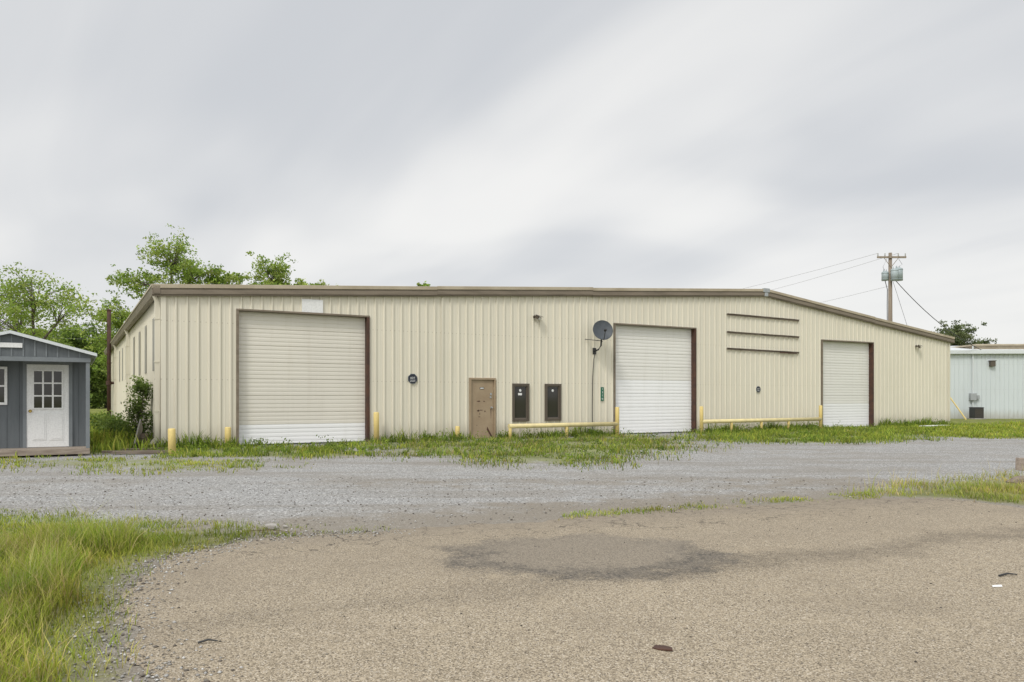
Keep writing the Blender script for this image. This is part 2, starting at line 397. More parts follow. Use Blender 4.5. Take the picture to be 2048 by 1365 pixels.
mb.tube([C+u*(R*math.cos(t)*.97)+v_*(R*math.sin(t)) for t in [2*math.pi*k/40 for k in range(41)]],.012,6,0,False)
mb.build('reflector',['dish'],sd,smooth=True)
mb=MB(); tip=C+dirn*.42-v_*.16
mb.tube([C-v_*.44-dirn*.02,C-v_*.42+dirn*.1,tip],.016,8); mb.build('feed_arm',['black'],sd)
mb=MB(); mb.tube([tip-u*.05,tip+u*.05],.04,10).tube([tip,tip-dirn*.10],[.045,.055],12); mb.build('feed_head',['black'],sd)
mb=MB(); pts=[bw(17.05,-.14,3.6),bw(17.0,-.09,3.3),bw(16.95,-.075,2.5),bw(16.93,-.075,1.3),bw(16.94,-.075,.05)]
cb=mb.tube(pts,.018,6).build('dish_cable',['wire'],None)
cb.parent=sd; cb.location=-dw
# ------------------------------------------------------------------ bollards and rails
def post_mesh(mb,x,y,r,h,m=0):
    mb.tube([(x,y,-.05),(x,y,h-.03),(x,y,h)],[r,r,r*.8],20,m)
def bollard(pos,h,r,lab,lean=0):
    p=MB(); post_mesh(p,0,0,r,h); 
    o=p.build('bollard',['yellow'],None,loc=pos,smooth=True); o.rotation_euler=(lean,lean*.5,random.random()*6)
    tag(o,lab,'bollard',group='yellow bollards guarding the doors'); return o
bollard((-9.86,22.35,0),.76,.105,'faded yellow steel bollard at the warehouse corner',.02)
bollard(bw(1.92,-.45),.68,.10,'short yellow bollard beside the first roll-up door',-.01)
bollard(bw(7.08,-.4),1.12,.10,'tall yellow bollard beside the first roll-up door',.01)
bollard(bw(10.3,-.45),.55,.09,'short yellow bollard near the tan door',.04)
def railing(posts,talls,zr,lab,ext0=0):
    g=empty('guard_rail',bw(posts[0],-.8),ROT); tag(g,lab,'guard rail',group='yellow pipe guard rails along the wall')
    L=posts[-1]-posts[0]
    MB().tube([(-ext0,0,zr),(L,0,zr-.0)],.09,16).build('rail',['yellow2'],g,smooth=True)
    for i,s in enumerate(posts):
        q=MB(); h=1.24 if i in talls else zr-.05
        post_mesh(q,0,0,.085 if i in talls else .065,h)
        q.build('post',['yellow'],g,loc=(s-posts[0],0,0),smooth=True)
railing([12.45,15.12,17.72],(2,),.52,'low yellow pipe guard rail below the small windows',.06)
railing([22.55,24.45,26.44,28.34,30.72],(0,4),.54,'low yellow pipe guard rail between two roll-up doors')
g=empty('rusty_vent_pipe',bw(-.42,30.6),ROT); tag(g,'tall dark rusty steel vent pipe beside the warehouse side wall','pipe')
MB().tube([(0,0,0),(0,0,7.5)],.125,14).build('pipe_column',['rust'],g,smooth=True)
MB().tube([(0,0,2.6),(0.40,-.0,2.6)],.09,10).tube([(-.02,0,2.45),(-.02,0,2.75)],.17,14).build('pipe_branch',['rust'],g)
MB().tube([(0,0,7.4),(0,0,7.44)],.16,14).build('pipe_collar',['rust'],g)
MB().tube([(0,0,3.9),(0,0,3.96)],.16,14).build('pipe_collar',['rust'],g)
g=tag(MB().tube([(0,0,0),(0,0,.75)],.11,12).tube([(0,0,.75),(0,0,.80)],.19,12).tube([(0,0,.86),(0,0,1.05)],[.2,.04],12).tube([(0,0,.8),(0,0,.86)],.1,12).build('roof_vent',['tan'],None,loc=bw(38.6,5,5.75)),'small capped metal vent on the warehouse roof','roof vent')

# ------------------------------------------------------------------ shed
sh=empty('garden_shed',(-12.02,21.94,0),ROT); tag(sh,'slate grey portable shed with small porch and white door','shed')
W=3.8; XR=-W/2; yb=1.0; yl=6.6; fz=.22
mb=MB()
x=-W
while x<-.001:
    mb.box(x+.004,min(x+.29,-.0),yb,yb+.04,fz,2.95); x+=.294
mb.box(-W,0,yb+.02,yb+.05,fz,2.9)
mb.box(-.05,-.0,yb+.05,yl,fz,2.85).box(-W,-W+.05,yb+.05,yl,fz,2.85).box(-W,0,yl,yl+.05,fz,3.0)
for k in range(18): mb.box(-.001,.012,yb+.06+k*.3,yb+.09+k*.3,fz,2.8)
mb.build('wall',['shed'],sh)
mb=MB(); mb.prism([(-W,0.0,2.70),(0,0,2.70),(0,0,2.92),(XR,0,3.40),(-W,0,2.92)],(0,.05,0)).build('gable',['shed'],sh)
mb=MB(); x=-W+.02
while x<-.02:
    zt=2.90+ (1-abs(x-XR)/(W/2))*.46
    mb.box(x,x+.035,-.018,-.001,2.79,zt); x+=.27
mb.box(-W-.02,.02,-.03,-.0015,2.66,2.78)
mb.build('gable_batten',['shedtrim'],sh)
mb=MB(); mb.prism([(-W,.05,2.72),(0,.05,2.72),(0,.05,2.74),(-W,.05,2.74)],(0,.95,0)).build('porch_ceiling',['shed'],sh)
MB().box(-.10,-.0,.0,.1,fz,2.66).build('porch_post',['shedtrim'],sh,bevel=.005)
MB().box(-W,-W+.1,.0,.1,fz,2.66).build('porch_post',['shedtrim'],sh,bevel=.005)
mb=MB()
mb.prism([(.16,-.12,2.90),(XR,-.12,3.47),(XR,-.12,3.43),(.16,-.12,2.86)],(0,yl+.3,0),0)
mb.prism([(-W-.16,-.12,2.90),(XR,-.12,3.47),(XR,-.12,3.43),(-W-.16,-.12,2.86)],(0,yl+.3,0),0)
mb.prism([(.17,-.15,2.915),(XR,-.15,3.485),(XR,-.15,3.40),(.17,-.15,2.83)],(0,.028,0),1)
mb.prism([(-W-.17,-.15,2.915),(XR,-.15,3.485),(XR,-.15,3.40),(-W-.17,-.15,2.83)],(0,.028,0),1)
mb.box(.155,.18,-.12,yl+.2,2.83,2.91,1)
mb.build('roof',['whitemetal','whitemetal'],sh)
mb=MB(); 
for k in range(7): mb.box(-W,0,.0+k*.143,.135+k*.143,fz-.04,fz)
mb.box(-W,0,-.02,.0,fz-.16,fz-.02)
mb.build('porch_deck',['deck'],sh,bevel=.005)
mb=MB()
for yy in (0.05,2.2,4.4,6.4): mb.box(-W,-.02,yy,yy+.12,fz-.16,fz-.05)
for xx in (-W+.1,-W/2-.05,-.3): mb.box(xx,xx+.12,-.03+.02,yl,-.02,fz-.165)
mb.build('skid_base',['oldwood'],sh)
d=empty('door',(-1.57,yb,fz)); d.parent=sh
mb=MB(); mb.box(-.09,-.0,-.05,-.001,0,2.46).box(1.05,1.14,-.05,-.001,0,2.46).box(-.09,1.14,-.051,-.002,2.40,2.50).build('door_frame',['shedtrim'],d)
mb=MB(); mb.box(.0,1.05,-.03,-.0015,.01,2.39)
mb.box(.13,.48,-.04,-.031,.20,1.0).box(.57,.92,-.04,-.031,.20,1.0)
mb.box(.17,.44,-.048,-.041,.24,.96).box(.61,.88,-.048,-.041,.24,.96)
mb.build('door_leaf',['white'],d,bevel=.006)
mb=MB(); mb.box(.16,.89,-.036,-.031,1.12,2.22).build('window_pane',['glass'],d)
mb=MB()
for i in range(4): xx=.16+i*.243; mb.box(xx-.022,xx+.022,-.055,-.037,1.10,2.24)
for i in range(4): z=1.12+i*.366; mb.box(.14,.91,-.053,-.0365,z-.02,z+.02)
mb.build('window_grille',['white'],d)
mb=MB(); mb.tube([(.09,-.03,1.05),(.09,-.09,1.05)],[.02,.045],12).tube([(.09,-.09,1.05),(.09,-.12,1.05)],[.045,.02],12).build('door_knob',['brass'],d)
wn=empty('window',(-2.95,yb,1.45)); wn.parent=sh
mb=MB(); mb.box(0,.07,-.05,-.001,0,1.08).box(.85,.92,-.05,-.001,0,1.08).box(.07,.85,-.049,-.001,0,.07).box(.07,.85,-.049,-.001,1.01,1.08).box(.07,.85,-.045,-.001,.51,.56).box(.44,.47,-.04,-.001,.07,1.01)
mb.build('window_frame',['white'],wn,bevel=.004)
MB().box(.07,.85,-.02,-.001,.07,1.0).build('window_pane',['glass'],wn)
MB().box(-2.15,-1.62,-.05,-.02,3.02,3.15).build('gable_plate',['white'],sh,bevel=.006)

# ------------------------------------------------------------------ pale blue warehouse
bb=empty('metal_shop_building',(30.5,59.2,0),math.radians(-2)); tag(bb,'pale blue ribbed metal building with white roof edge','building')
ribbed(26.0,lambda s:5.15,[]).build('wall',['blue'],bb)
MB().box(0,26,.1,.2,0,5.1).box(0,.05,.1,16,0,5.1).box(25.9,26,.1,16,0,5.1).box(0,26,15.9,16,0,5.1).build('inner_frame',['blue'],bb)
mb=MB(); mb.prism([(-.2,-.25,5.2),(-.2,8,6.1),(-.2,8,6.0),(-.2,-.25,5.1)],(26.4,0,0)).prism([(-.2,16.2,5.2),(-.2,8,6.1),(-.2,8,6.0),(-.2,16.2,5.1)],(26.4,0,0)).build('roof',['whitemetal'],bb)
MB().box(-.2,26.2,-.34,-.252,4.95,5.25).build('gutter',['whitemetal'],bb,bevel=.02)
MB().box(6.2,26,2,6,5.2,5.72).box(6.0,26.2,1.8,6.2,5.72,5.84).build('roof_monitor',['tan'],bb)
MB().tube([(4.75,-.12,0),(4.75,-.12,4.4),(4.75,-.12,5.6)],.05,10).build('conduit_pipe',['whitemetal'],bb)
MB().box(4.5,4.95,-.3,-.06,1.4,1.95).box(5.0,5.2,-.25,-.06,1.5,1.8).build('meter_box',['grey'],bb,bevel=.02)
MB().box(6.0,6.35,-.3,-.05,4.0,4.4).box(5.95,6.4,-.34,-.05,4.4,4.45).build('wall_vent',['bronze'],bb)
ac=empty('air_conditioner',(34.9,57.9,0)); tag(ac,'dark grey air conditioning unit beside pale blue building','air conditioner')
MB().box(-.35,.35,-.35,.35,.08,.85).box(-.37,.37,-.37,.37,.85,.9).build('casing',['black'],ac,bevel=.02)
mb=MB()
for k in range(8): mb.box(-.31,.31,-.37,-.351,.15+k*.085,.18+k*.085)
mb.build('louvre',['bronze'],ac)
MB().box(-.45,.45,-.45,.45,0,.078).build('base_pad',['stone'],ac)
# ------------------------------------------------------------------ utility pole
PX,PY=27.0,55.0
up=empty('utility_pole',(PX,PY,0)); tag(up,'wooden utility pole with crossarm and grey transformers','utility pole')
MB().tube([(0,0,0),(0,0,11.95)],[.19,.12],14).build('pole',['polewood'],up,smooth=True)
MB().box(-1.0,1.05,-.2,-.1,11.55,11.68).tube([(-.5,-.15,11.55),(0,-.12,10.9)],.02,6).tube([(.5,-.15,11.55),(0,-.12,10.9)],.02,6).build('crossarm',['polewood'],up)
for xx in (-.95,-.45,.5,1.0):
    MB().tube([(xx,-.15,11.68),(xx,-.15,11.76),(xx,-.15,11.8),(xx,-.15,11.86),(xx,-.15,11.9)],[.02,.05,.03,.05,.02],10).build('insulator',['porc'],up)
def xf(x,y,z,r,h):
    MB().tube([(x,y,z),(x,y,z+h),(x,y,z+h+.06)],[r,r,r*.6],20).tube([(x-.1,y,z+h),(x-.1,y,z+h+.22)],[.04,.02],8).tube([(x+.1,y,z+h),(x+.1,y,z+h+.22)],[.04,.02],8).tube([(x,y,z+.08),(x,y,z+.11)],r+.015,20).tube([(x,y,z+h-.1),(x,y,z+h-.07)],r+.015,20).build('transformer',['xform'],up,smooth=True)
xf(.52,-.1,9.95,.30,.85); xf(-.42,-.1,9.95,.23,.6); xf(.1,-.42,9.9,.25,.8)
MB().tube([(-.3,-.1,11.5),(-.62,-.2,10.9),(-.42,-.15,10.6)],.012,6).tube([(.55,-.1,11.5),(.75,-.2,11.1),(.5,-.1,10.9)],.012,6).tube([(-.42,-.1,9.95),(-.3,-.2,9.3),(-.22,0,8.2),(-.2,0,5)],.025,6).build('jumper_wire',['wire'],up)
def wire(a,b,sag,r=.012,lab='thin grey overhead power line',mat='wiregrey'):
    a=Vector(a);b=Vector(b); pts=[]
    for k in range(17):
        t=k/16; p=a.lerp(b,t); p.z-=sag*4*t*(1-t); pts.append(p-a)
    o=MB().tube(pts,r,5).build('power_line',[mat],None,loc=a)
    tag(o,lab,'power line',group='overhead lines from the utility pole')
wire((PX-.95,PY-.15,11.9),(-12,112,12.0),2.0,.010); wire((PX+.5,PY-.15,11.9),(-8,114,12.0),2.4,.010)
wire((PX,PY,9.6),(0,112,9.2),1.3,.009)
wire((PX+.3,PY-.1,10.0),(36.0,58.9,5.2),.55,.026,'sagging black service line to the pale blue building','wire')
wire((PX+.2,PY,9.9),(29.5,54,1.0),.0,.012,'straight guy wire beside the utility pole','wire')
wire((-70,95,11.5),(-42,100,10.5),.8,.012,'thin overhead line beyond the trees'); wire((-70,95,10.3),(-42,100,9.4),.8,.012,'thin overhead line beyond the trees')
g=tag(MB().tube([(0,0,0),(-.95,1.0,2.1)],.05,8).build('guy_wire_guard',['yellow'],None,loc=(33.3,56.5,0)),'yellow plastic guard leaning on a guy wire','wire guard')

# ------------------------------------------------------------------ ground areas
asph=[(-1.6,2.0),(-2.0,4.5),(-2.6,5.1),(-3.15,6.2),(-3.42,7.25),(-3.48,8.2),(-3.1,9.0),(-2.0,9.5),(-.42,10.1),(1.24,10.9),(3.67,11.9),(5.95,12.8),(7.1,12.55),(7.7,11.6),(9.5,10.6),(13,9.6),(30,7.0),(60,3.5),(60,-8),(-3,-8),(-2,-3)]
V_FORE=[(-1.9,2.0),(-2.35,4.5),(-2.65,5.1),(-3.4,6.7),(-3.73,7.9),(-3.0,8.95),(-3.6,9.35),(-4.9,9.8),(-6.9,10.4),(-12,11.2),(-30,13),(-30,-8),(-2.2,-8)]
V_FTIP=[(-3.8,7.8),(-3.3,9.0),(-2.0,9.35),(-1.7,9.65),(-3.4,9.85),(-6,10.8),(-9,11.6),(-9,10)]
V_SHED=[(-14,20.4),(-12.1,18.3),(-9.6,17.6),(-7.6,16.8),(-5.6,18.2),(-6.9,20.6),(-9.0,21.8),(-11.4,21.6)]
V_D1=[(-10.9,24.7),(-10.5,22.2),(-9.0,21.4),(-7.6,21.2),(-5.5,21.0),(-3.6,21.8),(-5.2,24.0),(-5.0,27.7)]
V_MID=[(-5.2,28.2),(-4.6,24.2),(-2.9,21.6),(-1.6,20.3),(-.3,19.2),(1.5,18.6),(2.7,19.2),(3.6,21.5),(4.2,23.4),(5.8,24.7),(6.3,27.5),(6.6,30),(5.2,34.2)]
V_MID2=[(8.4,36.0),(7.2,30.2),(8.4,27.8),(12.2,27.5),(15.8,29.6),(18,34),(20.4,38.5),(26.2,46.2)]
V_LAWN=[(20,41),(17.2,33.0),(19.0,30.6),(24,30.5),(60,31),(60,60),(24,60)]
V_STRIP=[(6.0,12.9),(7.1,14.0),(8.7,15.2),(10.9,16.2),(20,17.5),(60,18),(60,4),(30,7.3),(13,9.9),(9.5,10.9),(7.8,11.8),(7.1,12.7)]
V_EDGE=[(.6,10.5),(3.6,11.75),(5.95,12.7),(6.6,13.6),(3.6,12.3),(.7,10.95)]
V_ALLEY=[(-13.2,21.5),(-10.9,24.0),(-11.5,25.2),(-32.3,61.6),(-60,61.6),(-60,20),(-16,20)]
VEG=[(V_FORE,1,.4),(V_FTIP,.62,.5),(V_SHED,.66,1.3),(V_D1,.8,1.0),(V_MID,.85,1.8),(V_MID2,.9,1.2),(V_LAWN,1,.9),(V_STRIP,1,.6),(V_EDGE,.6,.3),(V_ALLEY,1,.7)]
def sdist(P,poly):
    x,y=P[:,0],P[:,1]; n=len(poly); inside=np.zeros(len(P),bool); d=np.full(len(P),1e9)
    for i in range(n):
        (x0,y0),(x1,y1)=poly[i],poly[(i+1)%n]
        ex,ey=x1-x0,y1-y0; t=np.clip(((x-x0)*ex+(y-y0)*ey)/(ex*ex+ey*ey),0,1)
        d=np.minimum(d,np.hypot(x-x0-t*ex,y-y0-t*ey))
        c=((y0>y)!=(y1>y)); xi=x0+(y-y0)*(ex)/(ey if abs(ey)>1e-9 else 1e-9); inside^=(c&(x<xi))
    return np.where(inside,d,-d)
def vegv(P):
    v=np.zeros(len(P))
    for poly,w_,soft in VEG:
        s=sdist(P,poly); v=np.maximum(v,w_*np.clip(.5+s/(2*soft),0,1))
    return v
def gravel_nodes(nt):
    v=coords(nt)
    def layer(sc):
        vo=N(nt,'ShaderNodeTexVoronoi'); vo.inputs['Scale'].default_value=sc; nt.links.new(v,vo.inputs['Vector'])
        sp=N(nt,'ShaderNodeSeparateColor'); nt.links.new(vo.outputs['Color'],sp.inputs[0]); return sp.outputs[0],vo.outputs['Distance'],sp.outputs[1]
    a,da,a2=layer(40); b_,db,b2=layer(90)
    col=mixc(nt,a,(.19,.187,.18),(.44,.437,.43))
    col=mixc(nt,mth(nt,'MULTIPLY',b_,.45),col,(.30,.296,.285))
    col=mixc(nt,ramp(nt,a2,.88,.95),col,(.62,.615,.605))
    col=mixc(nt,ramp(nt,b2,.88,.96),col,(.10,.095,.085))
    big=noi(nt,v,.35,5,.6); col=mixc(nt,mth(nt,'MULTIPLY',ramp(nt,big,.42,.68),.5),col,(.24,.215,.18))
    trk=noi(nt,coords(nt,(.10,.8,1)),1.0,5,.65,.4); col=mixc(nt,mth(nt,'MULTIPLY',ramp(nt,trk,.46,.64),.65),col,mixc(nt,a,(.165,.15,.13),(.31,.29,.26)))
    h=mth(nt,'ADD',mth(nt,'MULTIPLY',da,-1),mth(nt,'MULTIPLY',db,-.4))
    return col,h,v
def veg_nodes(nt,v):
    g=mixc(nt,ramp(nt,noi(nt,v,1.1,5,.6),.35,.65),(.12,.15,.03),(.24,.24,.08))
    g=mixc(nt,ramp(nt,noi(nt,v,18,4,.7),.45,.8),g,(.08,.085,.03))
    g=mixc(nt,mth(nt,'MULTIPLY',ramp(nt,noi(nt,v,.12,3),.4,.7),.5),g,(.26,.30,.07))
    return g
m,nt,b=new_mat('gravel_ground'); M['gravel']=m; b.inputs['Roughness'].default_value=.95; b.inputs['Specular IOR Level'].default_value=.2
col,h,v=gravel_nodes(nt)
at=N(nt,'ShaderNodeAttribute'); at.attribute_name='col'; sp=N(nt,'ShaderNodeSeparateColor'); nt.links.new(at.outputs[0],sp.inputs[0])
dn=mth(nt,'ADD',sp.outputs[1],mth(nt,'MULTIPLY',mth(nt,'SUBTRACT',noi(nt,v,1.3,6,.7),.5),1.3))
dirt=mixc(nt,ramp(nt,noi(nt,v,45,4,.7),.35,.7),(.18,.15,.115),(.31,.28,.23))
col=mixc(nt,mth(nt,'MULTIPLY',ramp(nt,dn,.3,.75),.8),col,dirt)
vn=mth(nt,'ADD',sp.outputs[0],mth(nt,'MULTIPLY',mth(nt,'SUBTRACT',noi(nt,v,2.2,7,.75),.5),1.2))
vm=mth(nt,'MAXIMUM',mth(nt,'MULTIPLY',ramp(nt,vn,.45,.8),.75),ramp(nt,sp.outputs[0],.92,.99))
col=mixc(nt,vm,col,veg_nodes(nt,v))
nt.links.new(col,b.inputs['Base Color']); bump(nt,b,h,.6,.018)
m,nt,b=new_mat('grass_ground'); M['ground']=m; b.inputs['Roughness'].default_value=.95; b.inputs['Specular IOR Level'].default_value=.1
v=coords(nt); nt.links.new(veg_nodes(nt,v),b.inputs['Base Color']); bump(nt,b,noi(nt,v,9,6,.7),.6,.06)
# asphalt
m,nt,b=new_mat('chipseal'); M['asphalt']=m; b.inputs['Roughness'].default_value=.9; b.inputs['Specular IOR Level'].default_value=.25
v=coords(nt)
vo=N(nt,'ShaderNodeTexVoronoi'); vo.inputs['Scale'].default_value=115; nt.links.new(v,vo.inputs['Vector'])
sp=N(nt,'ShaderNodeSeparateColor'); nt.links.new(vo.outputs['Color'],sp.inputs[0])
col=mixc(nt,ramp(nt,sp.outputs[0],.0,1.0),(.185,.150,.106),(.455,.385,.282))
col=mixc(nt,mth(nt,'MULTIPLY',ramp(nt,sp.outputs[1],.86,.93),.8),col,(.06,.05,.04))
col=mixc(nt,mth(nt,'MULTIPLY',ramp(nt,sp.outputs[2],.91,.96),.8),col,(.58,.52,.43))
vo2=N(nt,'ShaderNodeTexVoronoi'); vo2.inputs['Scale'].default_value=34; nt.links.new(v,vo2.inputs['Vector'])
s2=N(nt,'ShaderNodeSeparateColor'); nt.links.new(vo2.outputs['Color'],s2.inputs[0])
chip=mth(nt,'SUBTRACT',1.0,ramp(nt,vo2.outputs['Distance'],.20,.34))
col=mixc(nt,mth(nt,'MULTIPLY',mth(nt,'MULTIPLY',ramp(nt,s2.outputs[0],.91,.94),chip),.8),col,(.055,.047,.04))
col=mixc(nt,mth(nt,'MULTIPLY',mth(nt,'MULTIPLY',ramp(nt,s2.outputs[1],.91,.94),chip),.6),col,(.50,.45,.37))
col=mixc(nt,mth(nt,'MULTIPLY',ramp(nt,noi(nt,v,.5,7,.68),.47,.70),.35),col,(.20,.165,.122))
col=mixc(nt,mth(nt,'MULTIPLY',ramp(nt,noi(nt,v,2.2,6,.75),.5,.72),.35),col,(.42,.35,.25))
col=mixc(nt,mth(nt,'MULTIPLY',ramp(nt,noi(nt,v,5.5,6,.8),.56,.73),.28),col,(.14,.115,.085))
sx=N(nt,'ShaderNodeSeparateXYZ'); nt.links.new(v,sx.inputs[0])
wob=mth(nt,'MULTIPLY',mth(nt,'SUBTRACT',noi(nt,v,.6,6,.62),.5),2.0)
lin=mth(nt,'ADD',mth(nt,'SUBTRACT',mth(nt,'SUBTRACT',sx.outputs[1],mth(nt,'MULTIPLY',sx.outputs[0],.43)),6.75),wob)
fn=ramp(nt,noi(nt,v,9,7,.8),.36,.62)
brk=ramp(nt,noi(nt,v,3.2,7,.8),.38,.60)
dk=mth(nt,'SUBTRACT',1.0,ramp(nt,mth(nt,'ABSOLUTE',lin),.0,.6))
dk=mth(nt,'POWER',dk,1.3)
stre=mth(nt,'ADD',.26,mth(nt,'MULTIPLY',ramp(nt,sx.outputs[0],-.5,2.0),.20))
col=mixc(nt,mth(nt,'MULTIPLY',mth(nt,'MULTIPLY',dk,mth(nt,'ADD',mth(nt,'MULTIPLY',fn,.6),.4)),stre),col,(.06,.05,.04))
beyond=mth(nt,'MULTIPLY',ramp(nt,lin,.1,1.3),mth(nt,'ADD',.25,mth(nt,'MULTIPLY',ramp(nt,noi(nt,v,1.1,5,.7),.35,.65),.4)))
col=mixc(nt,mth(nt,'MULTIPLY',beyond,.6),col,mixc(nt,sp.outputs[0],(.15,.127,.097),(.30,.255,.195)))
mp=N(nt,'ShaderNodeMapping'); nt.links.new(v,mp.inputs[0]); mp.inputs['Location'].default_value=(-.78,-8.25,0)
nz=N(nt,'ShaderNodeVectorMath',operation='LENGTH')
dist=N(nt,'ShaderNodeVectorMath',operation='MULTIPLY'); nt.links.new(mp.outputs[0],dist.inputs[0]); dist.inputs[1].default_value=(.72,.95,0)
nt.links.new(dist.outputs[0],nz.inputs[0])
rr=mth(nt,'ADD',nz.outputs['Value'],mth(nt,'MULTIPLY',mth(nt,'SUBTRACT',noi(nt,v,1.5,8,.78),.5),1.8))
patch=mth(nt,'SUBTRACT',1.0,ramp(nt,rr,.85,1.15))
col=mixc(nt,mth(nt,'MULTIPLY',patch,.55),col,mixc(nt,sp.outputs[0],(.12,.108,.09),(.23,.20,.165)))
rim=mth(nt,'SUBTRACT',1.0,ramp(nt,mth(nt,'ABSOLUTE',mth(nt,'SUBTRACT',rr,.95)),.05,.34))
south=mth(nt,'SUBTRACT',1.0,ramp(nt,sx.outputs[1],8.0,9.3))
spk=mth(nt,'ADD',.2,mth(nt,'MULTIPLY',ramp(nt,noi(nt,v,30,5,.85),.43,.56),.8))
col=mixc(nt,mth(nt,'MULTIPLY',mth(nt,'MULTIPLY',mth(nt,'MULTIPLY',rim,south),mth(nt,'MULTIPLY',spk,mth(nt,'ADD',.35,mth(nt,'MULTIPLY',brk,.65)))),.9),col,(.055,.052,.05))
ed=mth(nt,'ADD',mth(nt,'SUBTRACT',sx.outputs[1],mth(nt,'MULTIPLY',sx.outputs[0],.38)),mth(nt,'MULTIPLY',wob,.35))
col=mixc(nt,mth(nt,'MULTIPLY',ramp(nt,ed,9.2,10.3),.6),col,mixc(nt,fn,(.16,.13,.10),(.27,.235,.185)))
ck=N(nt,'ShaderNodeTexVoronoi',feature='DISTANCE_TO_EDGE'); ck.inputs['Scale'].default_value=2.2
cv=N(nt,'ShaderNodeVectorMath',operation='ADD'); nn=N(nt,'ShaderNodeTexNoise'); nn.inputs['Scale'].default_value=3; nn.inputs['Detail'].default_value=5; nt.links.new(v,nn.inputs['Vector'])
nt.links.new(v,cv.inputs[0]); sc_=N(nt,'ShaderNodeVectorMath',operation='SCALE'); nt.links.new(nn.outputs['Color'],sc_.inputs[0]); sc_.inputs['Scale'].default_value=.6; nt.links.new(sc_.outputs[0],cv.inputs[1]); nt.links.new(cv.outputs[0],ck.inputs['Vector'])
cm=mth(nt,'MULTIPLY',mth(nt,'SUBTRACT',1.0,ramp(nt,ck.outputs['Distance'],.006,.03)),mth(nt,'MULTIPLY',ramp(nt,ed,8.6,9.3),brk))
col=mixc(nt,mth(nt,'MULTIPLY',cm,.85),col,(.05,.042,.034))
nt.links.new(col,b.inputs['Base Color']); bump(nt,b,mth(nt,'ADD',mth(nt,'MULTIPLY',vo.outputs['Distance'],-1),mth(nt,'MULTIPLY',noi(nt,v,6,5,.7),1.5)),.45,.007)

g=MB().poly([(-700,-700,0),(700,-700,0),(700,700,0),(-700,700,0)]).build('ground',['ground'],None); g['kind']='structure'
xs=np.arange(-32,46.01,.3); ys=np.arange(-2,58.01,.3); gx,gy=np.meshgrid(xs,ys); P=np.c_[gx.ravel(),gy.ravel()]
vg=vegv(P); da=sdist(P,asph)
edge=np.minimum.reduce([P[:,0]+32,46-P[:,0],P[:,1]+2,58-P[:,1]]); vg=np.maximum(vg,np.clip(1-edge/3,0,1))
dt=np.clip(1-(-da)/3.2,0,1)*.95
for cx,cy,rx,ry,a in ((-5.5,22.5,4.5,3,.65),(0,15,7,1.6,.5),(8,24,5,4,.4),(6,15.0,6,1.8,.6),(-8,15,4,1.5,.35),(15,20,7,1.5,.45)):
    dt=np.maximum(dt,a*np.exp(-(((P[:,0]-cx)/rx)**2+((P[:,1]-cy)/ry)**2)))
nx,ny=len(xs),len(ys); ii=np.arange(nx*ny).reshape(ny,nx)
a=ii[:-1,:-1].ravel();b1=ii[:-1,1:].ravel();c=ii[1:,1:].ravel();d_=ii[1:,:-1].ravel()
T=np.r_[np.c_[a,b1,c],np.c_[a,c,d_]]
gr=fast_mesh('gravel_yard',np.c_[P,np.full(len(P),.004)],T,np.c_[vg,dt,np.zeros(len(P))],'gravel'); gr['kind']='structure'
def ragged(poly,step=.08,amp=.16):
    out=[]
    for i in range(len(poly)):
        p0=Vector(poly[i]);p1=Vector(poly[(i+1)%len(poly)]); L=(p1-p0).length; n=max(1,int(L/step)) if max(abs(p0.x),abs(p0.y))<16 else 1
        d=(p1-p0)/L; nn=Vector((-d.y,d.x))
        for k in range(n):
            q=p0.lerp(p1,k/n); a=(mnoise.noise(Vector((q.x*1.3,q.y*1.3,3)))*1.6+mnoise.noise(Vector((q.x*5,q.y*5,9)))*.9)*amp
            q=q+nn*(a if n>1 else 0); out.append((q.x,q.y,.009))
    return out
pv=MB().poly(ragged(asph)).build('asphalt_pavement',['asphalt'],None); pv['kind']='structure'

# ------------------------------------------------------------------ grass
def noise2(P,sc,seed=0):
    return np.array([mnoise.noise(Vector((x*sc,y*sc,seed))) for x,y in P])
def scatter(poly,density,soft,patch_sc=.8,patch=0.0,avoid_asph=True):
    A=np.array(poly); lo=A.min(0)-soft; hi=A.max(0)+soft
    lo=np.maximum(lo,(-34,1)); hi=np.minimum(hi,(48,62))
    n=int((hi[0]-lo[0])*(hi[1]-lo[1])*density)
    P=rng.uniform(lo,hi,(n,2))
    P=P[(np.abs(P[:,0])<P[:,1]*.74+1.2)]
    s=sdist(P,poly); keep=rng.uniform(0,1,len(P))<np.clip(.5+s/(2*soft),0,1)
    P=P[keep]
    if avoid_asph: P=P[sdist(P,asph)<.05*rng.normal(size=len(P))+.05]
    if patch:
        nn=noise2(P,patch_sc,5)+.5*noise2(P,patch_sc*3.1,8); P=P[nn+rng.normal(0,.12,len(P))>patch-.55]
    rx,ry=P[:,0]-BO.x,P[:,1]-BO.y; s_=rx*DX+ry*DY; t_=-rx*DY+ry*DX
    P=P[~((s_>-.1)&(t_>-.12))]
    rx,ry=P[:,0]+12.02,P[:,1]-21.94; s_=rx*DX+ry*DY; t_=-rx*DY+ry*DX
    return P[~((s_<.05)&(t_>-.06)&(s_>-3.9)&(t_<7))]
